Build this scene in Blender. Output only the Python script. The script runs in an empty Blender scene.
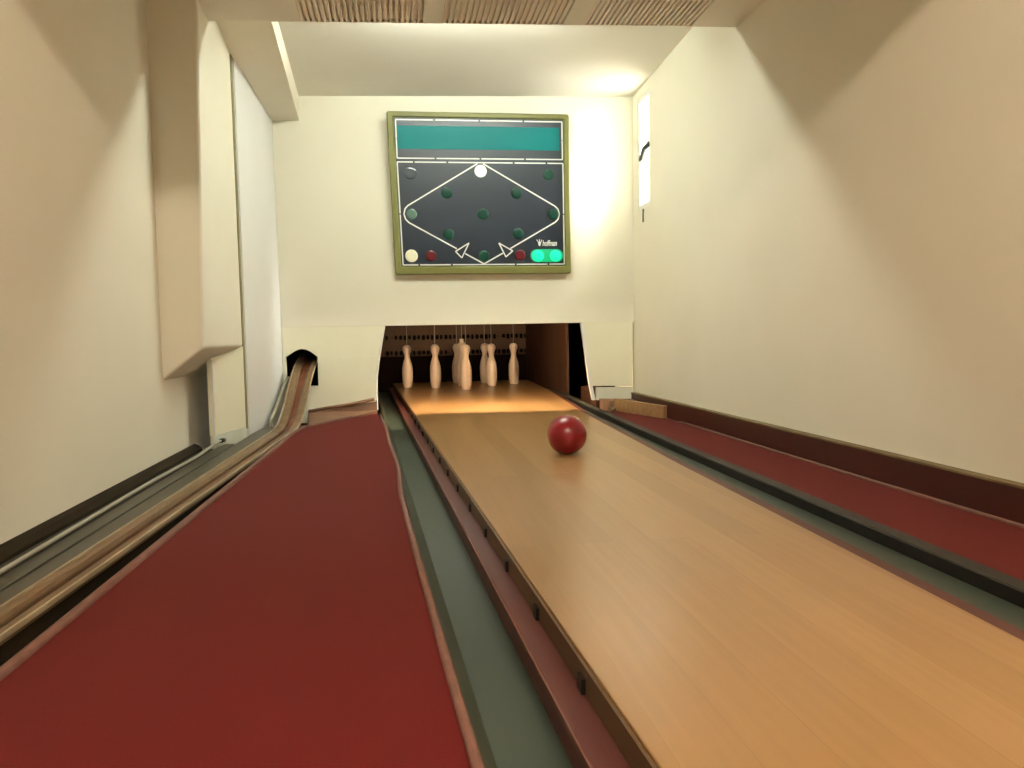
import bpy, bmesh, math, random
from mathutils import Vector, Matrix

random.seed(4)
C = bpy.context.scene.collection
S = bpy.context.scene

# ------------------------------------------------------------------ materials
def newmat(name):
    m = bpy.data.materials.new(name); m.use_nodes = True
    nt = m.node_tree
    return m, nt, nt.nodes['Principled BSDF']

def setc(b, col, rough=.5, spec=.5, metal=0, coat=0, coat_r=.1, sheen=0):
    b.inputs['Base Color'].default_value = (*col, 1)
    b.inputs['Roughness'].default_value = rough
    b.inputs['Specular IOR Level'].default_value = spec
    b.inputs['Metallic'].default_value = metal
    b.inputs['Coat Weight'].default_value = coat
    b.inputs['Coat Roughness'].default_value = coat_r
    b.inputs['Sheen Weight'].default_value = sheen
    b.inputs['Sheen Tint'].default_value = (1, .62, .52, 1)

def N(nt, t, **kw):
    n = nt.nodes.new(t)
    for k, v in kw.items(): setattr(n, k, v)
    return n

def mottled(name, c1, c2, scale=8, rough=.6, spec=.4, bump=0, stretch=(1, 1, 1), detail=6,
            lo=.3, hi=.7, bscale=None, **kw):
    """two tones mixed by noise in object space, optional fine bump"""
    m, nt, b = newmat(name); setc(b, c1, rough, spec, **kw)
    tc = N(nt, 'ShaderNodeTexCoord'); mp = N(nt, 'ShaderNodeMapping')
    mp.inputs['Scale'].default_value = stretch
    nz = N(nt, 'ShaderNodeTexNoise'); nz.inputs['Scale'].default_value = scale
    nz.inputs['Detail'].default_value = detail
    cr = N(nt, 'ShaderNodeValToRGB')
    cr.color_ramp.elements[0].position = lo; cr.color_ramp.elements[1].position = hi
    cr.color_ramp.elements[0].color = (*c1, 1); cr.color_ramp.elements[1].color = (*c2, 1)
    L = nt.links.new
    L(tc.outputs['Object'], mp.inputs['Vector']); L(mp.outputs[0], nz.inputs['Vector'])
    L(nz.outputs['Fac'], cr.inputs['Fac']); L(cr.outputs['Color'], b.inputs['Base Color'])
    if bump:
        n2 = N(nt, 'ShaderNodeTexNoise'); n2.inputs['Scale'].default_value = bscale or scale * 12
        n2.inputs['Detail'].default_value = 4
        bp = N(nt, 'ShaderNodeBump'); bp.inputs['Strength'].default_value = bump
        bp.inputs['Distance'].default_value = .002
        L(mp.outputs[0], n2.inputs['Vector']); L(n2.outputs['Fac'], bp.inputs['Height'])
        L(bp.outputs['Normal'], b.inputs['Normal'])
    return m

def plain(name, col, **kw):
    m, nt, b = newmat(name); setc(b, col, **kw); return m

def glow(name, col, strength):
    m, nt, b = newmat(name); setc(b, col, .4)
    b.inputs['Emission Color'].default_value = (*col, 1)
    b.inputs['Emission Strength'].default_value = strength
    return m

def lane_wood():
    m, nt, b = newmat('maple_strips'); L = nt.links.new
    tc = N(nt, 'ShaderNodeTexCoord'); sx = N(nt, 'ShaderNodeSeparateXYZ'); cx = N(nt, 'ShaderNodeCombineXYZ')
    L(tc.outputs['Object'], sx.inputs[0])
    L(sx.outputs['Y'], cx.inputs['X']); L(sx.outputs['X'], cx.inputs['Y'])
    br = N(nt, 'ShaderNodeTexBrick'); br.offset = .37; br.offset_frequency = 2; br.squash = 1
    br.inputs['Scale'].default_value = 1
    br.inputs['Brick Width'].default_value = 2.3; br.inputs['Row Height'].default_value = .088
    br.inputs['Mortar Size'].default_value = .0006; br.inputs['Mortar Smooth'].default_value = .5
    br.inputs['Color1'].default_value = (.400, .232, .098, 1)
    br.inputs['Color2'].default_value = (.305, .166, .062, 1)
    br.inputs['Mortar'].default_value = (.25, .135, .05, 1)
    L(cx.outputs[0], br.inputs['Vector'])
    mp = N(nt, 'ShaderNodeMapping'); mp.inputs['Scale'].default_value = (30, 1.2, 1)
    nz = N(nt, 'ShaderNodeTexNoise'); nz.inputs['Scale'].default_value = 2.2; nz.inputs['Detail'].default_value = 7
    L(tc.outputs['Object'], mp.inputs[0]); L(mp.outputs[0], nz.inputs['Vector'])
    cr = N(nt, 'ShaderNodeValToRGB')
    cr.color_ramp.elements[0].position = .25; cr.color_ramp.elements[1].position = .75
    cr.color_ramp.elements[0].color = (.92, .90, .87, 1); cr.color_ramp.elements[1].color = (1.06, 1.05, 1.02, 1)
    L(nz.outputs['Fac'], cr.inputs['Fac'])
    mx = N(nt, 'ShaderNodeMix', data_type='RGBA', blend_type='MULTIPLY'); mx.inputs['Factor'].default_value = 1
    L(br.outputs['Color'], mx.inputs['A']); L(cr.outputs['Color'], mx.inputs['B'])
    L(mx.outputs['Result'], b.inputs['Base Color'])
    b.inputs['Roughness'].default_value = .285
    b.inputs['Specular IOR Level'].default_value = .75
    return m

def glass_mat():
    m = bpy.data.materials.new('window_glass'); m.use_nodes = True
    nt = m.node_tree; nt.nodes.clear(); L = nt.links.new
    o = N(nt, 'ShaderNodeOutputMaterial'); t = N(nt, 'ShaderNodeBsdfTransparent'); g = N(nt, 'ShaderNodeBsdfGlossy')
    g.inputs['Roughness'].default_value = .02; mx = N(nt, 'ShaderNodeMixShader'); mx.inputs[0].default_value = .06
    L(t.outputs[0], mx.inputs[1]); L(g.outputs[0], mx.inputs[2]); L(mx.outputs[0], o.inputs[0])
    return m

M = {}
M['wall'] = mottled('cream_wall_paint', (.83, .79, .665), (.80, .76, .63), 2.5, .7, .3, bump=.15, bscale=180)
M['wall_near'] = M['wall']
M['panel'] = mottled('pale_panel_paint', (.85, .83, .655), (.81, .79, .615), 4, .5, .4)
M['white_panel'] = mottled('off_white_panel_paint', (.81, .81, .80), (.78, .78, .765), 3, .5, .4)
M['kick'] = mottled('greenish_white_paint', (.70, .71, .62), (.62, .64, .54), 9, .5, .4)
M['ceil'] = mottled('ceiling_paint', (.81, .79, .71), (.78, .755, .675), 3, .8, .2)
M['under'] = mottled('dropped_ceiling_paint', (.82, .77, .67), (.78, .73, .63), 4, .7, .3)
M['rib'] = mottled('ribbed_panel_tan', (.78, .69, .58), (.74, .65, .54), 6, .6, .3)
M['lane'] = lane_wood()
M['laneside'] = mottled('dark_lane_edge_wood', (.15, .085, .038), (.09, .05, .022), 9, .5, .4, stretch=(1, .2, 1))
M['strip'] = mottled('red_brown_stained_timber', (.10, .028, .024), (.078, .021, .018), 14, .5, .4, stretch=(4, .3, 4))
M['gutter'] = mottled('grey_green_linoleum', (.040, .055, .042), (.034, .048, .036), 5, .42, .5, stretch=(1, .3, 1))
M['gutter_metal'] = mottled('dull_grey_green_metal', (.060, .07, .048), (.045, .053, .036), 12, .4, .5)
M['black'] = plain('black_painted_board', (.008, .007, .006), rough=.5, spec=.3)
M['greycap'] = mottled('grey_capping', (.042, .038, .03), (.03, .028, .022), 14, .7, .2)
M['carpet'] = mottled('dark_red_carpet', (.100, .0055, .0062), (.078, .0040, .0046), 320, .95, .08, bump=.35, bscale=900, detail=3, sheen=.08)
M['cord'] = mottled('faded_pink_edging', (.19, .092, .070), (.145, .068, .05), 40, .7, .3)
M['ply'] = mottled('bare_plywood', (.22, .115, .065), (.15, .07, .04), 8, .6, .4, stretch=(1, 5, 1))
M['lightwood'] = mottled('light_timber', (.40, .24, .11), (.30, .165, .07), 7, .5, .4, stretch=(1, 6, 6))
M['baseboard'] = mottled('oxblood_baseboard', (.05, .010, .006), (.036, .007, .0045), 12, .45, .4, stretch=(1, .2, 1))
M['baseledge'] = mottled('baseboard_top_olive', (.20, .15, .07), (.14, .10, .045), 14, .6, .3)
M['railtan'] = mottled('tan_rail_timber', (.21, .135, .068), (.145, .09, .044), 18, .5, .4, stretch=(3, .4, 3))
M['railpale'] = mottled('pale_worn_rail_timber', (.46, .37, .25), (.33, .25, .155), 18, .5, .4, stretch=(3, .5, 3))
M['bed'] = mottled('red_brown_rail_bed', (.15, .042, .015), (.10, .028, .011), 9, .5, .4, stretch=(3, .4, 3))
M['plate'] = mottled('olive_grey_cover_plate', (.060, .055, .036), (.045, .041, .027), 8, .45, .5, stretch=(1, .3, 1))
M['darkwood'] = mottled('near_black_timber', (.03, .022, .012), (.018, .013, .007), 9, .9, .1, stretch=(1, .3, 1))
M['cable'] = plain('grey_white_cable', (.36, .34, .28), rough=.5)
M['pitwood'] = mottled('dark_brown_pit_wood', (.088, .033, .008), (.055, .02, .005), 4, .55, .35, stretch=(1, 1, .4))
M['pitred'] = mottled('red_brown_pit_partition', (.075, .026, .010), (.025, .009, .004), 5, .5, .4, stretch=(1, 1, .4))
M['pitdark'] = plain('black_pit_lining', (.009, .0035, .0018), rough=.9, spec=.15)
M['slot'] = plain('slot_black', (.004, .003, .003), rough=.95, spec=.05)
M['pin'] = mottled('pale_lacquered_pin_wood', (.86, .69, .55), (.81, .63, .49), 9, .28, .5, stretch=(3, 3, .6))
M['pinwhite'] = plain('white_pin_cap', (.8, .7, .6), rough=.4)
M['string'] = plain('grey_string', (.32, .24, .19), rough=.7)
M['ball'] = mottled('red_ball_resin', (.22, .004, .010), (.19, .0035, .008), 3, .3, .5, coat=.12)
M['frame'] = mottled('olive_frame', (.165, .165, .048), (.145, .145, .041), 9, .5, .4)
M['face'] = plain('scoreboard_black_face', (.006, .015, .030), rough=.42, spec=.6)
M['teal'] = plain('teal_display_window', (.001, .150, .160), rough=.45, spec=.15)
M['line'] = plain('printed_white_line', (.78, .79, .76), rough=.4)
M['lampgreen'] = plain('unlit_green_lens', (.001, .040, .025), rough=.4, spec=.3)
M['lampdim'] = plain('unlit_grey_green_lens', (.07, .13, .11), rough=.25)
M['lampgrey'] = plain('unlit_grey_lens', (.045, .06, .075), rough=.15)
M['lampred'] = plain('unlit_red_lens', (.10, .005, .012), rough=.25)
M['lampwhite'] = glow('lit_white_lens', (.8, .8, .77), .35)
M['lampcream'] = glow('lit_cream_lens', (.62, .60, .42), .25)
M['lamplit'] = glow('lit_green_lens', (.003, .80, .38), .6)
M['pill'] = glow('green_glow_housing', (.0, .36, .15), .5)  # emission paints in the lamps' light on the housing
M['steel'] = plain('dark_steel', (.10, .11, .10), rough=.4, metal=.6)
M['winframe'] = plain('white_window_frame', (.8, .8, .76), rough=.4)
M['glass'] = glass_mat()
M['tube_far'] = glow('cool_fluorescent_tube', (.93, 1, .875), 148)
M['tube_near'] = glow('warm_fluorescent_tube', (1, .84, .66), 258)
M['tube_pit'] = glow('pit_lamp_tube', (1, .76, .47), 235)
M['housing'] = plain('white_lamp_housing', (.7, .7, .66), rough=.4)
M['sub'] = plain('dark_subfloor', (.02, .014, .01), rough=.8)
M['guard'] = mottled('pale_olive_grey_board', (.33, .31, .24), (.27, .25, .19), 8, .6, .3)
M['trim'] = mottled('olive_batten', (.30, .27, .14), (.22, .2, .1), 8, .6, .3)

# ------------------------------------------------------------------ helpers
def link(name, me, mat=None, parent=None, smooth=False):
    o = bpy.data.objects.new(name, me); C.objects.link(o)
    if mat: me.materials.clear(); me.materials.append(mat)
    if parent: o.parent = parent
    if smooth:
        for p in me.polygons: p.use_smooth = True
    return o

def obj(name, bm, mat, parent=None, smooth=False, bevel=0, seg=2):
    bmesh.ops.recalc_face_normals(bm, faces=bm.faces)
    me = bpy.data.meshes.new(name); bm.to_mesh(me); bm.free()
    o = link(name, me, mat, parent, smooth)
    if bevel:
        md = o.modifiers.new('bevel', 'BEVEL'); md.width = bevel; md.segments = seg
        md.limit_method = 'ANGLE'; md.angle_limit = .7
    return o

def thing(name, label, cat, loc=(0, 0, 0), group=None):
    o = bpy.data.objects.new(name, None); C.objects.link(o); o.location = loc
    o.empty_display_size = .1
    o['label'] = label; o['category'] = cat
    if group: o['group'] = group
    bpy.context.view_layer.update()
    return o

def tag(o, label, cat, group=None):
    o['label'] = label; o['category'] = cat
    if group: o['group'] = group
    return o

def struct(o, label=None):
    o['kind'] = 'structure'
    if label: o['label'] = label
    return o

def B(): return bmesh.new()

def box(bm, x0, x1, y0, y1, z0, z1):
    v = [bm.verts.new((x, y, z)) for x in (x0, x1) for y in (y0, y1) for z in (z0, z1)]
    for f in ((0, 1, 3, 2), (4, 6, 7, 5), (0, 4, 5, 1), (2, 3, 7, 6), (0, 2, 6, 4), (1, 5, 7, 3)):
        bm.faces.new([v[i] for i in f])
    return bm

def hexa(bm, bottom, top):
    """solid between two matching loops of 3-D points"""
    a = [bm.verts.new(p) for p in bottom]; b = [bm.verts.new(p) for p in top]
    n = len(a)
    bm.faces.new(a[::-1]); bm.faces.new(b)
    for i in range(n): bm.faces.new((a[i], a[(i + 1) % n], b[(i + 1) % n], b[i]))
    return bm

def sweep(bm, prof, path):
    """XZ profile (closed) carried along a list of (x, y, z)"""
    rings = []
    for (x, y, z) in path:
        rings.append([bm.verts.new((x + u, y, z + w)) for u, w in prof])
    n = len(prof)
    for a, b in zip(rings, rings[1:]):
        for i in range(n): bm.faces.new((a[i], a[(i + 1) % n], b[(i + 1) % n], b[i]))
    bm.faces.new(rings[0][::-1]); bm.faces.new(rings[-1])
    return bm

def loft(bm, rings):
    R = [[bm.verts.new(p) for p in r] for r in rings]
    n = len(R[0])
    for a, b in zip(R, R[1:]):
        for i in range(n): bm.faces.new((a[i], a[(i + 1) % n], b[(i + 1) % n], b[i]))
    bm.faces.new(R[0][::-1]); bm.faces.new(R[-1])
    return bm

def tube(bm, path, r, n=8):
    P = [Vector(p) for p in path]; rings = []
    for i, p in enumerate(P):
        d = (P[min(i + 1, len(P) - 1)] - P[max(i - 1, 0)]).normalized()
        a = d.cross(Vector((0, 0, 1)))
        if a.length < .01: a = Vector((1, 0, 0))
        a.normalize(); b = d.cross(a)
        rings.append([p + r * (a * math.cos(t) + b * math.sin(t)) for t in [2 * math.pi * k / n for k in range(n)]])
    return loft(bm, rings)

def lathe(bm, prof, n=32, c=(0, 0, 0)):
    rings = []
    for r, z in prof:
        rings.append([bm.verts.new((c[0] + r * math.cos(2 * math.pi * k / n), c[1] + r * math.sin(2 * math.pi * k / n), c[2] + z)) for k in range(n)])
    for a, b in zip(rings, rings[1:]):
        for i in range(n): bm.faces.new((a[i], a[(i + 1) % n], b[(i + 1) % n], b[i]))
    bm.faces.new(rings[0][::-1]); bm.faces.new(rings[-1])
    return bm

def plate(name, loops, thick, fn, mat, parent=None, bevel=0):
    """flat sheet with holes: 2-D loops filled, given thickness, then placed by fn(u, v, w)"""
    cu = bpy.data.curves.new(name, 'CURVE'); cu.dimensions = '2D'; cu.fill_mode = 'BOTH'; cu.extrude = thick / 2
    for lp in loops:
        sp = cu.splines.new('POLY'); sp.points.add(len(lp) - 1); sp.use_cyclic_u = True
        for p, (u, v) in zip(sp.points, lp): p.co = (u, v, 0, 1)
    tmp = bpy.data.objects.new(name + '_tmp', cu); C.objects.link(tmp)
    dg = bpy.context.evaluated_depsgraph_get()
    me = bpy.data.meshes.new_from_object(tmp.evaluated_get(dg))
    bpy.data.objects.remove(tmp); bpy.data.curves.remove(cu)
    bm = bmesh.new(); bm.from_mesh(me); bpy.data.meshes.remove(me)
    bmesh.ops.remove_doubles(bm, verts=bm.verts, dist=1e-5)
    for v in bm.verts: v.co = Vector(fn(v.co.x, v.co.y, v.co.z + thick / 2))
    return obj(name, bm, mat, parent, bevel=bevel)

def sm(t): t = max(0, min(1, t)); return t * t * (3 - 2 * t)

def interp(tab, y):
    if y <= tab[0][0]: a, b = tab[0], tab[1]
    elif y >= tab[-1][0]: a, b = tab[-2], tab[-1]
    else:
        for a, b in zip(tab, tab[1:]):
            if a[0] <= y <= b[0]: break
    return a[1] + (b[1] - a[1]) * (y - a[0]) / (b[0] - a[0])

# ------------------------------------------------------------------ layout (metres; the rails run along Y)
ZC = 2.0          # ceiling
ZS = 1.76          # underside of dropped ceiling and soffit
XR = 1.447         # right wall
XL = -.915         # left wall, near part
SK = .073          # the end wall is slightly out of square
def yw(x): return 4.66 + SK * (XR - x)
Y0 = -1.6          # how far the lane and carpets run back past the camera
wn = Vector((SK, 1, 0)).normalized(); wd = Vector((1, -SK, 0)).normalized()
def BW(x, z, off=0):            # a point on the end wall, off metres out into the room
    p = Vector((x, yw(x), z)) - wn * off
    return p
def bwfn(u, v, w): return BW(u, v, -w)

def xle(y): return .302 - .0483 * y                      # lane, left edge
RE = [(-2, .80), (1.0, .906), (2.59, .969), (4.40, 1.063), (5.2, 1.13), (6.32, 1.223), (7.9, 1.30)]
def xre(y): return interp(RE, y)                          # lane, right edge
CAP = [(-2, 1.045), (1.233, 1.116), (3.1, 1.158), (4.7, 1.215), (5.8, 1.268), (6.6, 1.298), (7.9, 1.36)]
def xcap(y): return interp(CAP, y)                        # outer edge of the grey capping

# ------------------------------------------------------------------ room shell
struct(obj('floor', box(B(), -1.4, 1.9, -2.6, 8.6, -.22, -.12), M['sub']))
def zceil(y): return 1.906 + .036 * (4.75 - y)
struct(obj('ceiling', hexa(B(), [(-1.4, -2.6, zceil(2)), (1.75, -2.6, zceil(2)), (1.75, 2, zceil(2)), (1.75, 4.95, zceil(4.95)), (-1.4, 4.95, zceil(4.95)), (-1.4, 2, zceil(2))],
                           [(-1.4, -2.6, 2.15), (1.75, -2.6, 2.15), (1.75, 2, 2.15), (1.75, 4.95, 2.15), (-1.4, 4.95, 2.15), (-1.4, 2, 2.15)]), M['ceil']))

# right wall with its window opening
WY0, WY1, WZ0, WZ1 = 4.335, 4.565, 1.20, 1.86
struct(plate('wall_right', [[(-2.6, -.12), (5.1, -.12), (5.1, ZC + .1), (-2.6, ZC + .1)],
                            [(WY0, WZ0), (WY0, WZ1), (WY1, WZ1), (WY1, WZ0)]], .24,
             lambda u, v, w: (XR + w, u, v), M['wall']))
# end wall above the pin opening
struct(plate('wall_back', [[(-.80, .535), (1.60, .535), (1.60, ZC + .1), (-.80, ZC + .1)]], .10, bwfn, M['wall']))
struct(obj('wall_front', box(B(), -1.2, 1.75, -2.7, -2.6, -.2, ZC + .1), M['wall']))  # unseen wall added behind the camera to bounce light

# left wall: near plaster with a ragged broken edge low down, and the older face behind it
rag = [(3.640, -.12), (3.660, .012), (3.635, .03), (3.615, .06), (3.60, .10), (3.612, .15), (3.60, .20), (3.617, .25), (3.612, .30), (3.61, .42)]
struct(plate('wall_left', [[(-2.6, -.12)] + rag + [(3.30, .44), (3.30, ZC + .1), (-2.6, ZC + .1)]], .03,
             lambda u, v, w: (XL - w, u, v), M['wall']))
struct(obj('wall_recess', box(B(), XL - .13, XL - .010, 3.2, 4.95, -.12, ZC + .1), M['wall']))
# boxed-out upper part with its slanted underside
XF = -.757
XT = -.728; XE = -.757
bm = loft(B(), [[(XL - .02, 3.149, .313 - .016), (XF, 3.149, .435), (XT, 3.149, 1.8), (XT, 3.149, ZC + .05), (XL - .02, 3.149, ZC + .05)],
                [(XL - .02, 3.855, .313 - .016), (-.749, 3.855, .435), (XE, 3.855, 1.8), (XE, 3.855, ZC + .05), (XL - .02, 3.855, ZC + .05)]])
struct(obj('wall_boxing', bm, M['wall'], bevel=.012, seg=3))
# far side wall: one tall white sheet from the batten to the end wall
bm = hexa(B(), [(-.742, 3.915, -.12), (-.703, 4.86, -.12), (-.74, 4.86, -.12), (-.787, 3.915, -.12)],
          [(-.752, 3.915, ZC), (-.718, 4.86, ZC), (-.75, 4.86, ZC), (-.787, 3.915, ZC)])
struct(obj('wall_left_panel', bm, M['white_panel']))
# thin batten and shadow gap between boxing and sheet
struct(obj('trim_1', hexa(B(), [(-.785, 3.868, .03), (-.746, 3.868, .03), (-.746, 3.898, .03), (-.785, 3.898, .03)], [(-.79, 3.868, 1.83), (-.755, 3.868, 1.83), (-.755, 3.898, 1.83), (-.79, 3.898, 1.83)]), M['trim'], bevel=.002))
# soffit along the left side
def zs(y): return 1.763 + .050 * (4.75 - y)
bm = hexa(B(), [(-.80, 3.2, zs(3.2)), (-.50, 3.2, zs(3.2)), (-.562, 4.83, zs(4.83)), (-.80, 4.85, zs(4.85))],
          [(-.80, 3.2, ZC), (-.50, 3.2, ZC), (-.562, 4.83, ZC), (-.80, 4.85, ZC)])
struct(obj('trim_2', bm, M['wall']))
# dropped ceiling over the middle of the room
def yb(x): return 3.325 - SK * (x + .39)
def slab(name, x0, x1, y0, y1, z0, z1, mat):     # y0, y1 may follow the skewed far edge
    f = lambda y, x: y(x) if callable(y) else y
    lo = [(x0, f(y0, x0), z0), (x1, f(y0, x1), z0), (x1, f(y1, x1), z0), (x0, f(y1, x0), z0)]
    return struct(obj(name, hexa(B(), lo, [(x, y, z1) for x, y, z in lo]), mat))
PAN = ((-.365, .125), (.207, .705), (.79, 1.25))
yin = lambda x: yb(x) - .010
slab('trim_3', -1.0, 1.46, .52, yb, ZS + .012, ZC, M['under'])
slab('trim_4', -1.0, 1.46, yin, yb, ZS - .004, ZS + .0115, M['under'])
slab('trim_5', -1.0, 1.46, .52, 1.6, ZS - .004, ZS + .0115, M['under'])
for i, (x0, x1) in enumerate(((-1.0, -.366), (.126, .206), (.706, .789), (1.251, 1.46))):
    slab('trim_%d' % (6 + i), x0, x1, 1.601, lambda x: yin(x) - .0005, ZS - .004, ZS + .0115, M['under'])

# window: frame and panes, with a tilted stay handle
win = struct(obj('window_1', B(), M['winframe']))
me = win.data; bm = B()
for (a, b_, c, d) in ((WY0, WY1, WZ0, WZ0 + .03), (WY0, WY1, WZ1 - .03, WZ1), (WY0, WY0 + .025, WZ0 + .03, WZ1 - .03), (WY1 - .025, WY1, WZ0 + .03, WZ1 - .03)):
    box(bm, XR + .004, XR + .05, a, b_, c, d)
bmesh.ops.recalc_face_normals(bm, faces=bm.faces); bm.to_mesh(me); bm.free()
obj('pane', box(B(), XR + .012, XR + .016, WY0 + .025, WY1 - .025, WZ0 + .03, WZ1 - .03), M['glass'], win)
hd = tag(obj('window_handle', tube(tube(B(), [(XR + .004, 4.352, 1.555), (XR - .010, 4.40, 1.535), (XR - .014, 4.455, 1.485)], .016, 10),
                                  [(XR - .014, 4.452, 1.492), (XR - .014, 4.47, 1.478)], .011, 8), M['steel'], smooth=True),
         'small dark grey lever handle in the bright slit window', 'window handle')
cord = tag(obj('pull_cord', tube(B(), [(XR - .004, 4.45, 1.197), (XR - .005, 4.452, 1.16), (XR - .004, 4.455, 1.12)], .0045), M['steel']),
           'short grey cord hanging under the slit window on the right wall', 'cord')

# baseboard on the right wall
bb = struct(obj('baseboard_right', sweep(B(), [(-.022, 0), (0, 0), (0, .088), (-.022, .088)], [(XR, Y0, 0), (XR, 4.655, 0)]), M['baseboard']))
obj('top_ledge', sweep(B(), [(-.024, .0), (0, 0), (0, .008), (-.024, .006)], [(XR, Y0, .0885), (XR, 4.655, .0885)]), M['baseledge'], bb)

# ------------------------------------------------------------------ end wall, lower panels
# left panel: arched ball-return hole, bowed right edge, sloping foot
arch = [(-.686, .178), (-.688, .352)]
arch += [(-.664, .371), (-.640, .387), (-.615, .398), (-.592, .4015), (-.568, .398), (-.545, .388), (-.521, .371), (-.498, .352)]
arch += [(-.498, .175)]
lp = thing('end_wall_panel', 'cream boarded panel left of the pin opening with arched ball hole', 'panel', tuple(BW(-.42, 0)))
def child_fn(root, f):
    inv = root.matrix_world.inverted()
    return lambda u, v, w: inv @ Vector(f(u, v, w))
o = plate('upper_board', [[(-.705, .352), (-.69, .3525)] + arch[2:-2] + [(-.497, .352), (-.1335, .352), (-.118, .43), (-.0985, .534), (-.705, .534)]], .03,
          child_fn(lp, lambda u, v, w: BW(u, v, .004 - w)), M['panel'], lp)
o = plate('lower_board', [[(-.705, -.05), (-.155, -.05), (-.1565, .10), (-.153, .22), (-.143, .295), (-.1338, .3518), (-.498, .3518), (-.498, .175), (-.686, .178), (-.689, .3518), (-.705, .3518)]], .03,
          child_fn(lp, lambda u, v, w: BW(u, v, .008 - w)), M['panel'], lp)
obj('edge_strip', loft(B(), [[lp.matrix_world.inverted() @ BW(x + dx, z, off) for dx, off in ((0, .006), (.007, .006), (.007, -.03), (0, -.03))]
    for x, z in ((-.1525, .02), (-.1545, .10), (-.151, .22), (-.141, .295), (-.1165, .43), (-.0965, .532))]), M['winframe'], lp)

rp = thing('end_wall_panel', 'cream boarded panel right of the pin opening above bare plywood', 'panel', tuple(BW(1.3, 0)))
plate('upper_board', [[(1.125, .534), (1.178, .14), (1.435, .135), (1.438, .534)]], .03,
      child_fn(rp, lambda u, v, w: BW(u, v, .004 - w)), M['panel'], rp)
plate('lower_board', [[(1.205, .13), (1.204, .05), (1.435, .045), (1.435, .128)]], .03,
      child_fn(rp, lambda u, v, w: BW(u, v, .008 - w)), M['kick'], rp)
obj('edge_strip', loft(B(), [[rp.matrix_world.inverted() @ BW(x + dx, z, off) for dx, off in ((-.016, .008), (.004, .008), (.004, -.032), (-.016, -.032))]
    for x, z in ((1.127, .532), (1.150, .36), (1.178, .14), (1.196, .05))]), M['winframe'], rp)

# ------------------------------------------------------------------ pin pit
pit = struct(obj('wall_pit_left', hexa(B(), [(-.27, yw(-.2) + .04, -.12), (-.24, yw(-.2) + .04, -.12), (-.27, 8.2, -.12), (-.30, 8.2, -.12)],
                                       [(-.27, yw(-.2) + .04, .95), (-.24, yw(-.2) + .04, .95), (-.27, 8.2, .95), (-.30, 8.2, .95)]), M['pitwood']))
struct(obj('wall_pit_right', box(B(), 1.60, 1.64, 4.78, 8.3, -.12, .95), M['pitdark']))
struct(obj('wall_arch_blocker', box(B(), -.90, -.85, 4.80, 8.3, -.12, .99), M['pitdark']))  # unseen, added to keep sky light out behind the arch
struct(obj('wall_pit_end', box(B(), -.90, 1.66, 8.3, 8.35, -.12, .99), M['pitdark']))
struct(obj('wall_arch_plug', box(B(), -.85, -.28, 5.6, 5.64, -.12, .95), M['pitdark']))  # dark sheet added out of view to plug the arch hole
struct(obj('ceiling_pit', box(B(), -.90, 1.66, 4.86, 8.3, .95, .99), M['pitdark']))
pt = tag(obj('pit_partition', hexa(B(), [(1.306, 6.02, -.10), (1.33, 6.02, -.10), (1.35, 8.1, -.10), (1.326, 8.1, -.10)],
                                  [(1.306, 6.02, .94), (1.33, 6.02, .94), (1.35, 8.1, .94), (1.326, 8.1, .94)]), M['pitred']),
         'red brown wooden side board inside the pin pit, right of the pins', 'partition')
sb = tag(obj('pit_block', loft(B(), [[(1.250, 4.85, -.03), (1.40, 4.85, -.03), (1.40, 4.85, .06), (1.250, 4.85, .045)], [(1.29, 5.45, -.03), (1.42, 5.45, -.03), (1.42, 5.45, .10), (1.29, 5.45, .085)]]), M['pitred'], bevel=.004),
         'rough brown timber block behind the right edge of the pin opening', 'wood block')
bk = thing('pit_backboard', 'dark brown slotted board at the back of the pin pit', 'board', (.55, 8.12, 0))
obj('board', box(B(), -.79, .90, .0, .03, .26, .94), M['pitwood'], bk)
obj('curtain', box(B(), -.79, .90, .0, .02, -.12, .258), M['pitdark'], bk)
for zc, hh in ((.455, .045), (.295, .042)):
    bm = B(); x = -.70
    while x < .78:
        w = random.uniform(.022, .034)
        if random.random() > .08: box(bm, x, x + w, -.012, -.001, zc - hh / 2 + random.uniform(-.006, .006), zc + hh / 2)
        x += .047
    box(bm, -.72, .78, -.0012, -.0002, zc - .002, zc + .002)
    obj('slot_row', bm, M['slot'], bk)

# ------------------------------------------------------------------ lane
ln = thing('bowling_lane', 'varnished maple strip lane widening towards the standing pins', 'bowling lane', (.55, 2.5, 0))
iv = ln.matrix_world.inverted()
ys = [Y0, 0, 1, 2, 2.59, 3.5, 4.40, 4.8, 5.2, 5.8, 6.32, 7.0, 7.85]
bm = B()
loft(bm, [[iv @ Vector((xle(y), y, -.045)), iv @ Vector((xre(y), y, -.045)), iv @ Vector((xre(y), y, 0)), iv @ Vector((xle(y), y, 0))] for y in ys])
obj('lane_surface', bm, M['lane'], ln, bevel=.002)
bm = B()
loft(bm, [[iv @ Vector((xle(y) + .004, y, -.12)), iv @ Vector((xre(y) - .004, y, -.12)), iv @ Vector((xre(y) - .004, y, -.046)), iv @ Vector((xle(y) + .004, y, -.046))] for y in ys])
obj('lane_bed', bm, M['laneside'], ln)
bm = B()   # dark left edge of the lane with its notches
loft(bm, [[iv @ Vector((xle(y) + d, y, z)) for d, z in ((-.006, -.06), (-.0005, -.06), (-.0005, -.004), (-.006, -.004))] for y in ys])
obj('edge_board', bm, M['laneside'], ln)
for y in [.45 + .29 * k for k in range(16)]:
    xx = xle(y) - .55
    obj('edge_notch', box(B(), xx - .0125, xx - .0062, y - 2.5, y - 2.5 + .028, -.0415, -.020), M['black'], ln)  # small black blocks drawn for the dark notches

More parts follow.
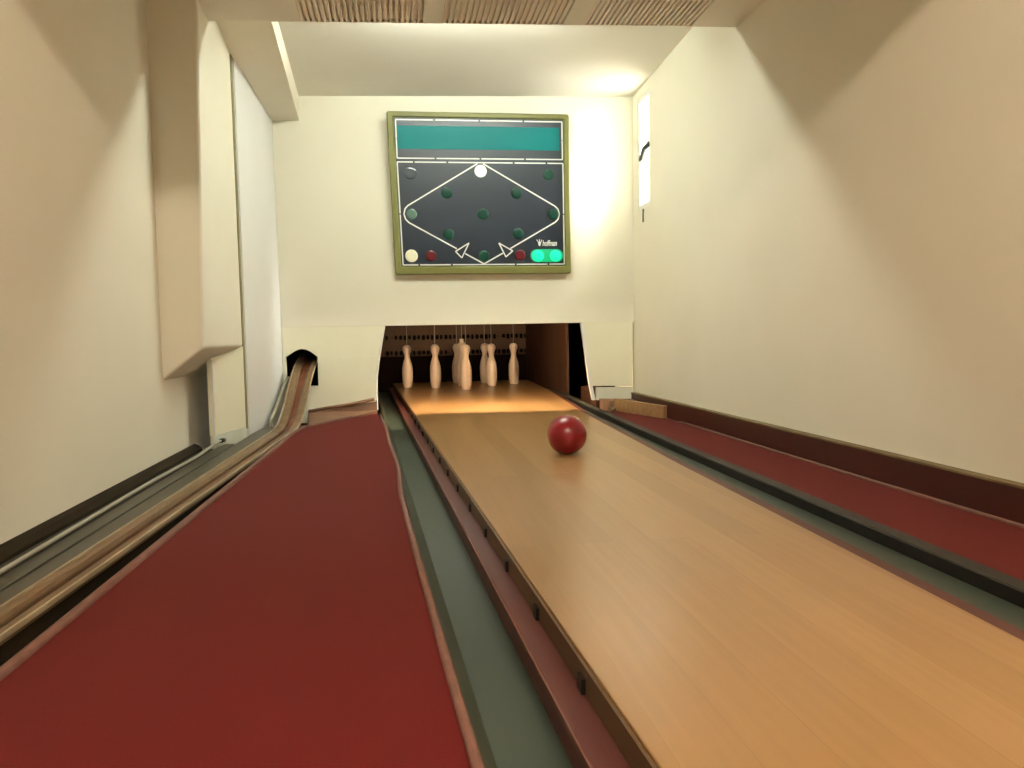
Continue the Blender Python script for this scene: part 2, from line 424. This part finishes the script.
# red strip + left gutter
lg = thing('gutter', 'grey green gutter channel left of the lane with red brown timber lip', 'gutter', (.2, 2.5, -.09))
iv = lg.matrix_world.inverted()
yl = [Y0, 0, 1, 2, 3, 4, 5, 6.2, 7.8]
def lsweep(prof, fx, ylist): return loft(B(), [[iv @ Vector((fx(y) + d, y, z)) for d, z in prof] for y in ylist])
obj('channel_floor', lsweep([(-.172, -.10), (-.0505, -.10), (-.0505, -.088), (-.150, -.088), (-.172, -.088)], xle, yl), M['gutter'], lg)
obj('channel_ledge', lsweep([(-.181, -.10), (-.173, -.10), (-.147, -.0875), (-.152, -.08), (-.181, -.045)], xle, yl), M['gutter_metal'], lg)
obj('timber_lip', lsweep([(-.051, -.11), (-.0065, -.11), (-.0065, -.043), (-.048, -.042), (-.051, -.044)], xle, yl), M['strip'], lg)
obj('lip_highlight', lsweep([(-.0535, -.050), (-.0512, -.050), (-.0512, -.0412), (-.0535, -.042)], xle, yl[:-2]), M['cord'], lg)  # thin pale strip painting the highlight along the lip's edge

# right gutter
rg = thing('gutter', 'green gutter channel right of the lane against a black board', 'gutter', (1.0, 2.5, -.04))
iv = rg.matrix_world.inverted()
yr = [Y0, 0, 1, 1.233, 2, 2.59, 3.1, 4, 4.4, 4.7, 5.2, 5.8, 6.3, 6.6]
obj('timber_lip', lsweep([(.001, -.11), (.040, -.11), (.040, -.010), (.036, -.004), (.001, -.003)], xre, yr), M['strip'], rg)
bm = loft(B(), [[iv @ Vector(p) for p in ((xre(y) + .041, y, -.11), (xcap(y) - .045, y, -.11), (xcap(y) - .045, y, -.028), (xre(y) + .041, y, -.028))] for y in yr if y < 6.0])
obj('channel_floor', bm, M['gutter'], rg)
obj('side_board', lsweep([(-.043, -.11), (-.006, -.11), (-.006, -.0015), (-.043, -.0015)], xcap, yr), M['black'], rg)
obj('capping', lsweep([(-.044, -.001), (-.002, -.001), (-.003, .003), (-.041, .003)], xcap, yr), M['greycap'], rg)

# ------------------------------------------------------------------ carpets
def wob(y): return .006 * math.sin(2.3 * y + .6) + .004 * math.sin(5.1 * y) * (1 if y > 2.2 else .3)
def xcr(y): return xle(y) - .194
def xcl(y): return -.563 + .0132 * (y - 1.2)
cp = thing('carpet', 'dark red carpet between the ball return and the left gutter', 'carpet', (-.3, 2, 0))
iv = cp.matrix_world.inverted()
FL = (-.493, 4.13); FM = (-.285, 4.56); FR = (-.150, 4.75)
pts = [(xcl(Y0), Y0)] + [(xcl(y), y) for y in (0, 1, 2, 3, 4)] + [FL, FM, FR] + [(xcr(y), y) for y in (4, 3, 2, 1, 0)] + [(xcr(Y0), Y0)]
pts = pts[::-1]
bm = B(); hexa(bm, [iv @ Vector((x, y, -.115)) for x, y in pts], [iv @ Vector((x, y, 0)) for x, y in pts])
obj('pile', bm, M['carpet'], cp)
def ribbon(path, r, flat=.6):
    bm = B(); tube(bm, path, r, 8); return bm
obj('edging', ribbon([iv @ Vector((xcl(y) - .004, y, .0)) for y in [Y0 + .25 * k for k in range(24)] if y < 4.1] + [iv @ Vector((-.500, 4.11, 0))], .010), M['cord'], cp, smooth=True)
obj('edging', ribbon([iv @ Vector((xcr(y) - .001 + wob(y), y, .001)) for y in [Y0 + .12 * k for k in range(53)] if y < 4.72], .0075), M['cord'], cp, smooth=True)
obj('edging', ribbon([iv @ Vector((p[0], p[1] + .006, .003)) for p in (FL, (-.39, 4.345), FM)], .008), M['cord'], cp, smooth=True)

rc = thing('carpet', 'narrow dark red carpet strip between the right gutter and the baseboard', 'carpet', (1.3, 2, 0))
iv = rc.matrix_world.inverted()
yy = [Y0, 0, 1.233, 3.1, 4.5]
pts = [(xcap(y) + .0, y) for y in yy] + [(1.262, 4.50), (1.418, 3.965), (XR - .023, 3.95), (XR - .023, Y0)]
bm = B(); hexa(bm, [iv @ Vector((x, y, -.115)) for x, y in pts[::-1]], [iv @ Vector((x, y, -.001)) for x, y in pts[::-1]])
obj('pile', bm, M['carpet'], rc)
obj('edging', ribbon([iv @ Vector((XR - .027 + .003 * math.sin(2 * y), y, .002)) for y in [Y0 + .2 * k for k in range(30)] if y < 3.95], .006), M['cord'], rc, smooth=True)

# bare plywood ramps at the ends of the carpets
r1 = thing('plywood_ramp', 'worn bare plywood ramp at the far end of the wide carpet', 'board', (-.35, 4.6, 0))
iv = r1.matrix_world.inverted()
bot = [FL, FM, FR, (-.150, yw(-.15) - .006), (-.565, yw(-.565) - .006)]
zt = [.001, .003, .02, .082, .018]
bm = B(); hexa(bm, [iv @ Vector((x, y + .001, -.115)) for x, y in bot[::1]], [iv @ Vector((x, y + .001, z)) for (x, y), z in zip(bot, zt)])
bmesh.ops.triangulate(bm, faces=[f for f in bm.faces if len(f.verts) == 5])
obj('board', bm, M['ply'], r1)
bm = B(); tube(bm, [iv @ BW(-.56, .022, .014), iv @ BW(-.45, .040, .014), iv @ BW(-.3, .060, .014), iv @ BW(-.165, .088, .014)], .010, 8)
obj('joint_bead', bm, M['ply'], r1, smooth=True)
r2 = tag(obj('plywood_ramp', B(), M['ply']), 'bare plywood ramp at the far end of the narrow right carpet', 'board')
bm = B(); bot = [(1.226, 4.64), (1.284, 4.49), (XR - .024, 4.02), (XR - .026, 4.655), (1.222, 4.668)]; zt = [.058, .055, .045, .055, .06]
hexa(bm, [(x, y, -.115) for x, y in bot], [(x, y, z) for (x, y), z in zip(bot, zt)])
bmesh.ops.triangulate(bm, faces=[f for f in bm.faces if len(f.verts) == 5])
bmesh.ops.recalc_face_normals(bm, faces=bm.faces); bm.to_mesh(r2.data); bm.free()
tag(obj('wood_batten', hexa(B(), [(1.400, 3.985, .0), (1.421, 3.99, .0), (1.283, 4.48, .0), (1.262, 4.475, .0)],
                           [(1.400, 3.985, .070), (1.421, 3.99, .070), (1.283, 4.48, .074), (1.262, 4.475, .074)]), M['lightwood'], bevel=.002),
    'light timber batten set on edge across the far end of the right carpet', 'wood batten')
tag(obj('wood_wedge', hexa(B(), [(1.215, 4.36, .001), (1.252, 4.40, .001), (1.224, 4.46, .001)], [(1.215, 4.36, .012), (1.252, 4.40, .026), (1.224, 4.46, .03)]), M['laneside']),
    'dark sliver of wood lying on the narrow carpet beside the gutter capping', 'wood piece')

# ------------------------------------------------------------------ ball return on the left
br = thing('ball_return', 'wooden ball return rails curving up into the arched hole', 'ball return', (-.65, 2.5, 0))
iv = br.matrix_world.inverted()
RZ = [(3.95, 0), (4.1, .004), (4.2, .018), (4.3, .048), (4.4, .095), (4.5, .150), (4.6, .205), (4.7, .255), (4.8, .295), (4.9, .325), (5.05, .355), (5.3, .38)]
def rz(y): return interp(RZ, y) if y > 3.95 else 0
YR = [Y0, 0, .8, 1.6, 2.4, 3.2, 3.7, 3.95] + [4.0 + .05 * k for k in range(27)]
def xa(y): return -.695 + .022 * (y - 1.3)                                        # left rail centre
def xb(y): return -.659 + .0365 * (y - 1.3)                                       # right rail centre
def kk(y): return sm((y - 1.3) / 2.9)
def rail(f, prof, ylist): return loft(B(), [[iv @ Vector((f(y) + d, y, z + rz(y))) for d, z in (prof(kk(y)) if callable(prof) else prof)] for y in ylist])
obj('rail', rail(xa, lambda k: [(-.019, -.045), (.003 + .018 * k, -.045), (.003 + .018 * k, -.012), (.000 + .014 * k, -.003), (-.014, -.001), (-.019, -.006)], YR), M['railtan'], br)
obj('rail', rail(xb, lambda k: [(-.008 - .018 * k, -.03), (.015, -.016), (.015, -.004), (.011, .002), (-.002 - .010 * k, .000), (-.008 - .018 * k, -.012)], YR), M['railtan'], br)
obj('rail_edging', rail(xb, [(.0152, -.008), (.0185, -.008), (.0185, .002), (.0152, .003)], YR), M['railpale'], br)
obj('rail_edging', rail(xa, [(-.0245, -.016), (-.0195, -.016), (-.0195, .001), (-.0245, .001)], YR), M['railpale'], br)
obj('rail_side', rail(xb, [(-.006, -.10), (.010, -.10), (.010, -.0185), (-.006, -.026)], [y for y in YR if y < 4.3]), M['darkwood'], br)  # near-black board paints the shade on the rail's side
bm = loft(B(), [[iv @ Vector((xa(y) + .0035 + .018 * kk(y), y, -.050 + rz(y))), iv @ Vector((xb(y) - .0085 - .018 * kk(y), y, -.050 + rz(y))), iv @ Vector((xb(y) - .0085 - .018 * kk(y), y, -.014 + rz(y))), iv @ Vector((xa(y) + .0035 + .018 * kk(y), y, -.020 + rz(y)))] for y in YR])
obj('rail_bed', bm, M['bed'], br)
yg = [4.22 + .06 * k for k in range(11)]
bm = loft(B(), [[iv @ Vector((-.690 + .026 * (y - 4.2) + d, y, z + max(-.02, rz(y) * .72))) for d, z in ((-.012, -.05), (0.004, -.05), (.004, .02), (-.012, .02))] for y in yg])
obj('guard_strip', bm, M['guard'], br)
obj('end_post', box(B(), -.528 + .65, -.496 + .65, 4.085 - 2.5, 4.115 - 2.5, -.11, .014), M['cord'], br, bevel=.004)
bm = B(); yv = [Y0, 1, 2, 3, 4.05]
loft(bm, [[iv @ Vector(p) for p in ((xb(y) + .014, y, -.119), (xcl(y) - .002, y, -.119), (xcl(y) - .002, y, -.112), (xb(y) + .014, y, -.112))] for y in yv])
obj('trough', bm, M['slot'], br)  # black floor paints the darkness of the gap beside the rail

# cover plates, skirting and cable along the left wall
tag(obj('skirting_board', sweep(B(), [(-.0, -.115), (.034, -.115), (.034, -.010), (.020, .003), (.0, .010)], [(XL + .002, Y0, 0), (XL + .002, 3.55, 0)]), M['darkwood'], bevel=.003),
    'near black timber skirting along the foot of the near left wall', 'skirting board')
tag(obj('floor_plank', sweep(B(), [(0, -.115), (.058, -.115), (.058, -.010), (0, -.010)], [(-.874, Y0, 0), (-.860, 3.58, 0)]), M['greycap'], bevel=.002),
    'narrow grey floor plank between the dark skirting and the cable', 'floor plank')
def cover(name, label, f0, f1, y1):
    bm = loft(B(), [[(f0(y), y, -.03), (f1(y), y, -.03), (f1(y), y, -.004), (f0(y), y, -.004)] for y in (Y0, 1.3, y1)])
    return tag(obj(name, bm, M['plate'], bevel=.002), label, 'cover plate', 'cover plates beside the ball return')
cover('cover_plate', 'olive grey cover plate running beside the loose cable', lambda y: -.811 + .002 * (y - 1.3), lambda y: -.771 + .008 * (y - 1.3), 3.60)
cover('cover_plate', 'olive grey cover plate running right against the ball return rails', lambda y: -.764 + .008 * (y - 1.3), lambda y: -.7215 + .021 * (y - 1.3), 4.22)
cb = thing('cable', 'grey white cable lying along the floor plates by the left wall', 'cable', (-.81, 2, 0))
iv = cb.matrix_world.inverted()
obj('wire', tube(B(), [iv @ Vector((-.815 + .005 * math.sin(1.7 * y) + .016 * sm((y - 2.6) / .9), y, .004 + .014 * sm((y - 3.1) / .4))) for y in [Y0 + .15 * k for k in range(35)] if y < 3.5] + [iv @ Vector((-.795, 3.53, .02))], .0055), M['cable'], cb, smooth=True)
obj('plug', tube(B(), [iv @ Vector((-.795, 3.528, .02)), iv @ Vector((-.790, 3.57, .018))], .010, 10), M['black'], cb, smooth=True)

# hatch panel low on the left under the boxing
hp = thing('wall_hatch', 'pale greenish white board panel low on the left wall under the boxed column', 'panel', (-.79, 3.63, 0))
iv = hp.matrix_world.inverted()
def hatch(z0, z1, z2, z3, off=0, t=.02):
    A = Vector((-.812, 3.49, 0)); Bq = Vector((-.750, 3.862, 0)); n = Vector((Bq.y - A.y, -(Bq.x - A.x), 0)).normalized()
    A = A + n * off; Bq = Bq + n * off
    return hexa(B(), [iv @ (A + Vector((0, 0, z0))), iv @ (Bq + Vector((0, 0, z1))), iv @ (Bq - n * t + Vector((0, 0, z1))), iv @ (A - n * t + Vector((0, 0, z0)))],
                [iv @ (A + Vector((0, 0, z2))), iv @ (Bq + Vector((0, 0, z3))), iv @ (Bq - n * t + Vector((0, 0, z3))), iv @ (A - n * t + Vector((0, 0, z2)))])
obj('panel_board', hatch(.048, .042, .385, .432), M['panel'], hp)
obj('kickboard', hatch(-.03, -.03, .046, .040, .003), M['kick'], hp)
obj('edge_strip', box(B(), -.816 + .79, -.806 + .79, 3.478 - 3.63, 3.489 - 3.63, -.03, .38), M['winframe'], hp)

# ------------------------------------------------------------------ ribbed panels on the dropped ceiling
for (x0, x1, lab) in ((-.365, .125, 'ribbed tan ceiling panel above the left carpet'), (.207, .705, 'ribbed tan ceiling panel in the middle of the dropped ceiling'), (.79, 1.25, 'ribbed tan ceiling panel near the right wall')):
    bm = B(); n = 22; p = (x1 - x0) / n
    prof = []
    for k in range(n):
        a = x0 + k * p
        prof += [(a, 0), (a, -.0095), (a + p * .6, -.0095), (a + p * .6, 0)]
    prof += [(x1, 0), (x1, .005), (x0, .005)]
    ring = []
    for far in (0, 1):
        ring.append([(x, (yb(x) - .011) if far else 1.602, ZS + .0055 + z) for x, z in prof])
    loft(bm, ring)
    tag(obj('ceiling_panel', bm, M['rib']), lab, 'ceiling panel', 'ribbed ceiling panels')

# ------------------------------------------------------------------ lamps
def tube_lamp(name, label, x0, x1, y, z, sk, mat, r=.014, down=True):
    t = thing(name, label, 'lamp', ((x0 + x1) / 2, y, z)); hw = (x1 - x0) / 2
    def P(u, dz, dy=0): return (u, -sk * u + dy, dz)
    s = 1 if down else -1
    bm = B(); tube(bm, [P(-hw + .03, 0), P(hw - .03, 0)], r, 12); obj('fluorescent_tube', bm, mat, t, smooth=True)
    bm = loft(B(), [[P(u, .024, -.022), P(u, .024, .022), P(u, .047, .018), P(u, .047, -.018)] for u in (-hw, hw)]); obj('housing', bm, M['housing'], t)
    for sgn in (-1, 1):
        bm = B(); q = loft(bm, [[P(sgn * hw + d, -.014, -.012), P(sgn * hw + d, -.014, .012), P(sgn * hw + d, .024, .012), P(sgn * hw + d, .024, -.012)] for d in ((0, -.028 * sgn))])
        obj('lamp_holder', bm, M['housing'], t)
    return t
tube_lamp('fluorescent_lamp', 'fluorescent tube lamp on the ceiling behind the dropped ceiling', -.20, .80, yb(.30) + .135, zceil(3.4) - .05, SK, M['tube_far'])
tube_lamp('fluorescent_lamp', 'fluorescent tube lamp on the ceiling at the front of the room', -.45, .95, -.2, zceil(2) - .05, 0, M['tube_near'])
tube_lamp('pit_lamp', 'warm tube lamp tucked behind the top of the pin opening', .0, 1.0, yw(.5) + .14, .64, SK, M['tube_pit'])

# ------------------------------------------------------------------ nine pins
H = .388
pin_prof = [(.034, 0), (.0365, .002), (.0388, .010), (.0430, .028), (.0465, .050), (.0482, .080), (.0488, .115), (.0488, .145), (.0480, .170), (.0455, .190),
            (.0408, .213), (.0340, .236), (.0275, .256), (.0242, .272), (.0236, .287), (.0260, .302), (.0308, .317), (.0358, .332), (.0386, .347), (.0382, .360), (.0345, .371), (.0272, .380), (.0160, .386), (.003, .3882)]
def make_pin(king=False):
    t = thing('ninepin', 'x', 'bowling pin', (0, 0, 0), 'ninepins standing on the pin deck')
    b = B()
    if king:
        pr = [(r * 1.02, z * 1.055) for r, z in pin_prof]
        obj('body', lathe(b, pr, 40), M['pin'], t, smooth=True)
        obj('crown', lathe(B(), [(.015, .405), (.0185, .410), (.020, .425), (.0185, .432), (.012, .436), (.003, .437)], 28), M['pinwhite'], t, smooth=True)
        z0 = .436
    else:
        obj('body', lathe(b, pin_prof, 40), M['pin'], t, smooth=True); z0 = .387
    obj('string', tube(B(), [(0, 0, z0), (0, 0, .945)], .0018, 6), M['string'], t)
    return t
def dup(root):
    r = root.copy(); C.objects.link(r)
    for ch in root.children:
        c = ch.copy(); C.objects.link(c); c.parent = r
    return r
pin0 = make_pin(); king = make_pin(True)
spots = [((.560, 6.668), 'pale wooden ninepin standing foremost, directly in front of the king pin'),
         ((.306, 6.900), 'pale wooden ninepin second from the left in the front rows'),
         ((.822, 7.000), 'pale wooden ninepin second from the right in the front rows'),
         ((.060, 7.123), 'pale wooden ninepin at the far left corner of the diamond'),
         ((1.064, 7.247), 'pale wooden ninepin at the far right corner of the diamond'),
         ((.324, 7.380), 'shaded ninepin hidden behind the second pin from the left'),
         ((.814, 7.486), 'shaded ninepin half hidden behind the second pin from the right'),
         ((.548, 7.580), 'shaded ninepin at the back, half hidden left of the king pin')]
for i, ((x, y), lab) in enumerate(spots):
    o = pin0 if i == 0 else dup(pin0)
    o.location = (x, y, .0005); o.rotation_euler.z = i * .7; o['label'] = lab
king.location = (.566, 7.17, .0005); king['label'] = 'taller king ninepin with a small white crown in the middle of the pins'

# ------------------------------------------------------------------ ball
bm = B(); bmesh.ops.create_uvsphere(bm, u_segments=64, v_segments=40, radius=.0765)
bl = tag(obj('bowling_ball', bm, M['ball'], smooth=True), 'glossy red ball rolling on the lane towards the pins', 'bowling ball')
bl.location = (.630, 2.905, .0767)

# ------------------------------------------------------------------ scoreboard
TL, TR, BR, BL = [Vector(p) for p in ((-.0465, 4.6248, 1.7782), (1.0241, 4.5481, 1.7641), (1.0463, 4.6398, .8337), (-.0185, 4.7171, .8375))]
sbn = ((TR - TL).cross(TL - BL)).normalized()
if sbn.y > 0: sbn = -sbn                                   # towards the room
sc = thing('scoreboard', 'black scoreboard with pin diagram in an olive frame on the end wall', 'scoreboard', tuple((BL + BR) / 2))
iv = sc.matrix_world.inverted()
W_ = (BR - BL).length; H_ = (TL - BL).length; ASP = W_ / H_
def SP(u, v, w=0): return iv @ ((BL * (1 - u) + BR * u) * (1 - v) + (TL * (1 - u) + TR * u) * v + sbn * w)
def rrect(u0, u1, v0, v1, r, n=6):
    ry = r * ASP; out = []
    for cx, cy, a0 in ((u1 - r, v0 + ry, -90), (u1 - r, v1 - ry, 0), (u0 + r, v1 - ry, 90), (u0 + r, v0 + ry, 180)):
        for k in range(n + 1):
            a = math.radians(a0 + 90 * k / n); out.append((cx + r * math.cos(a), cy + ry * math.sin(a)))
    return out
DEP = .05
# frame: rounded ring with a stepped inner edge
outer = rrect(0, 1, 0, 1, .014); o2 = rrect(.006, .994, .006, .994, .012); i1 = rrect(.030, .972, .044, .972, .010); i2 = rrect(.037, .966, .052, .965, .006)
bm = B(); n = len(outer)
R = [[bm.verts.new(SP(u, v, w)) for u, v in lpn] for lpn, w in ((outer, -DEP), (outer, -.008), (o2, .0), (i1, .0), (i2, -.012), (i2, -DEP))]
for a, b_ in list(zip(R, R[1:])) + [(R[-1], R[0])]:
    for i in range(n): bm.faces.new((a[i], a[(i + 1) % n], b_[(i + 1) % n], b_[i]))
obj('frame', bm, M['frame'], sc)
def sheet(name, loop, w0, w1, mat, parent=None):
    bm = hexa(B(), [SP(u, v, w0) for u, v in loop], [SP(u, v, w1) for u, v in loop])
    return obj(name, bm, mat, parent or sc)
face = sheet('face', rrect(.0372, .9658, .0522, .9648, .004), -.03, -.012, M['face'])
sheet('display_window', rrect(.053, .944, .777, .917, .004), -.0119, -.0105, M['teal'])
# printed outlines, broken where the photo shows ticks
def seg(bm, p, q, t=.0038):
    p = Vector((p[0] * ASP, p[1])); q = Vector((q[0] * ASP, q[1])); d = (q - p).normalized(); nn = Vector((-d.y, d.x)) * t
    lp_ = [p + nn, p - nn, q - nn, q + nn]
    lp_ = [(a.x / ASP, a.y) for a in lp_]
    hexa(bm, [SP(u, v, -.0119) for u, v in lp_], [SP(u, v, -.0106) for u, v in lp_])
def dashed(bm, p, q, cuts, t=.0038, gap=.0055):
    p = Vector(p); q = Vector(q); L_ = 0; ks = [0]
    for c in cuts: ks += [c - gap, c + gap]
    ks.append(1)
    for a, b_ in zip(ks[::2], ks[1::2]): seg(bm, p.lerp(q, a), p.lerp(q, b_), t)
bm = B()
dashed(bm, (.046, .952), (.961, .953), (.23, .50, .765)); dashed(bm, (.044, .721), (.961, .722), (.23, .50, .77))
dashed(bm, (.047, .952), (.045, .721), (.49,)); dashed(bm, (.960, .953), (.960, .722), (.49,))
obj('printed_outline', bm, M['line'], sc)
bm = B()
dashed(bm, (.043, .698), (.962, .698), (.10, .30, .70, .90)); dashed(bm, (.045, .062), (.963, .062), (.10, .30, .695, .90))
dashed(bm, (.044, .698), (.046, .062), (.5,)); dashed(bm, (.962, .698), (.962, .062), (.5,))
obj('printed_outline', bm, M['line'], sc)
# rhombus path with rounded side corners
bm = B()
Lc = [(.485, .692), (.090, .432), (.073, .412), (.066, .379), (.074, .347), (.092, .326), (.352, .163)]
Lc2 = [(.398, .132), (.503, .066)]
Rc = [(.515, .692), (.912, .432), (.931, .412), (.938, .382), (.931, .350), (.914, .330), (.655, .163)]
Rc2 = [(.612, .134), (.503, .066)]
for path in (Lc, Lc2, Rc, Rc2):
    for a, b_ in zip(path, path[1:]): seg(bm, a, b_, .0042)
for tri in (((.344, .146), (.422, .199), (.378, .105)), ((.591, .198), (.668, .148), (.628, .110))):
    for a, b_ in zip(tri, tri[1:] + tri[:1]): seg(bm, a, b_, .0038)
obj('printed_path', bm, M['line'], sc)
def lens(u, v, r, mat, name='indicator_lamp', lab=None, parent=None, w=-.0119, h=.006):
    loops = []
    for k, (rr, ww) in enumerate(((1, 0), (1, .4), (.9, .75), (.6, .95), (.2, 1))):
        loops.append([SP(u + r * rr * math.cos(a) / ASP, v + r * rr * math.sin(a), w + h * ww) for a in [2 * math.pi * j / 24 for j in range(24)]])
    o = obj(name, loft(B(), loops), mat, parent or sc, smooth=True)
    if lab: o['label'] = lab
    return o
for u, v in ((.308, .510), (.698, .512), (.506, .380), (.904, .381), (.309, .254), (.701, .257), (.504, .117), (.880, .628)):
    lens(u, v, .035, M['lampgreen'])
lens(.501, .646, .0385, M['lampwhite'], lab='lit white indicator lamp')
lens(.108, .379, .034, M['lampdim'], lab='pale grey green indicator lamp')
lens(.112, .632, .040, M['lampgrey'], lab='unlit grey indicator lamp')
lens(.096, .119, .040, M['lampcream'], lab='lit cream white indicator lamp')
lens(.205, .119, .034, M['lampred'], lab='dark red indicator lamp')
lens(.709, .120, .034, M['lampred'], lab='dark red indicator lamp')
pl_ = []
for k in range(13): a = math.pi / 2 + math.pi * k / 12; pl_.append((.784 + .034 * math.cos(a) + .020, .117 + .041 * math.sin(a)))
for k in range(13): a = -math.pi / 2 + math.pi * k / 12; pl_.append((.941 + .034 * math.cos(a) - .020, .117 + .041 * math.sin(a)))
pill = sheet('lamp_pair_window', pl_, -.0119, -.008, M['pill'])
for u in (.812, .911): lens(u, .115, .036, M['lamplit'], 'indicator_lamp', 'lit bright green lamp', pill, -.0079, .003)
# logo: small pin-and-crown mark and lettering
bm = B()
for lp_ in ([(.812, .208), (.816, .184), (.822, .177), (.828, .184), (.832, .208), (.828, .204), (.822, .212), (.816, .204)],):
    hexa(bm, [SP(u, v, -.0119) for u, v in lp_], [SP(u, v, -.0106) for u, v in lp_])
for a, b_ in (((.806, .219), (.813, .206)), ((.836, .218), (.831, .206)), ((.822, .222), (.822, .212))): seg(bm, a, b_, .0025)
obj('logo_mark', bm, M['line'], sc)
fc = bpy.data.curves.new('lettering', 'FONT'); fc.body = 'hoffman'; fc.extrude = .0005; fc.shear = .2; fc.offset = .02
tmp = bpy.data.objects.new('lettering_tmp', fc); C.objects.link(tmp)
me = bpy.data.meshes.new_from_object(tmp.evaluated_get(bpy.context.evaluated_depsgraph_get())); bpy.data.objects.remove(tmp)
xs = [v.co.x for v in me.vertices]; x0, x1 = min(xs), max(xs)
for v in me.vertices:
    u = .839 + (v.co.x - x0) / (x1 - x0) * .082; vv = .180 + v.co.y * .050
    v.co = SP(u, vv, -.0118 + (.0012 if v.co.z > 0 else 0))
link('lettering', me, M['line'], sc)
# wooden wedge that holds the leaning board off the wall
def toW(p):   # foot of p on the end wall
    d = (p - Vector((XR, 4.66, 0))).dot(wn); return p - wn * d - wn * .002
cs = [sc.matrix_world @ SP(u, v, -DEP) for u, v in ((.08, .08), (.92, .08), (.92, .92), (.08, .92))]
hexa_b = hexa(B(), [iv @ p for p in cs], [iv @ toW(p) for p in cs])
obj('backing_box', hexa_b, M['darkwood'], sc)

# ------------------------------------------------------------------ daylight
w = bpy.data.worlds.new('sky'); S.world = w; w.use_nodes = True
bg = w.node_tree.nodes['Background']; bg.inputs[0].default_value = (1, .99, .95, 1); bg.inputs[1].default_value = 15
sl = bpy.data.lights.new('sun', 'SUN'); sl.energy = 62; sl.angle = math.radians(60); sl.color = (1, .98, .90)
so = bpy.data.objects.new('sun', sl); C.objects.link(so)
d = Vector((-1, .72, -.64)).normalized(); so.rotation_euler = d.to_track_quat('-Z', 'Y').to_euler(); so.location = (4, 2, 3)

# ------------------------------------------------------------------ camera
f = 770.0
cdy = Vector(((400 - 512) / f, (336.7 - 384) / f, 1)).normalized()      # camera frame: x right, y down, z ahead
roll = .0166
up = Vector((-roll, -1, 0)); up.z = -(up.x * cdy.x + up.y * cdy.y) / cdy.z; up.normalize()
cdx = cdy.cross(up) if cdy.cross(up).x > 0 else up.cross(cdy)
# rows of world axes in camera coordinates -> camera axes in the world
right = Vector((cdx.x, cdy.x, up.x)); down = Vector((cdx.y, cdy.y, up.y)); fwd = Vector((cdx.z, cdy.z, up.z))
R = Matrix((right, -down, -fwd)).transposed()
cam = bpy.data.cameras.new('camera'); co = bpy.data.objects.new('camera', cam); C.objects.link(co)
cam.sensor_width = 36; cam.lens = f * 36 / 1024; cam.clip_start = .02
co.matrix_world = Matrix.Translation((0, 0, .466)) @ R.to_4x4()
S.camera = co

S.view_settings.view_transform = 'Standard'; S.view_settings.look = 'None'
S.view_settings.exposure = .37; S.view_settings.gamma = 1; S.view_settings.use_curve_mapping = False
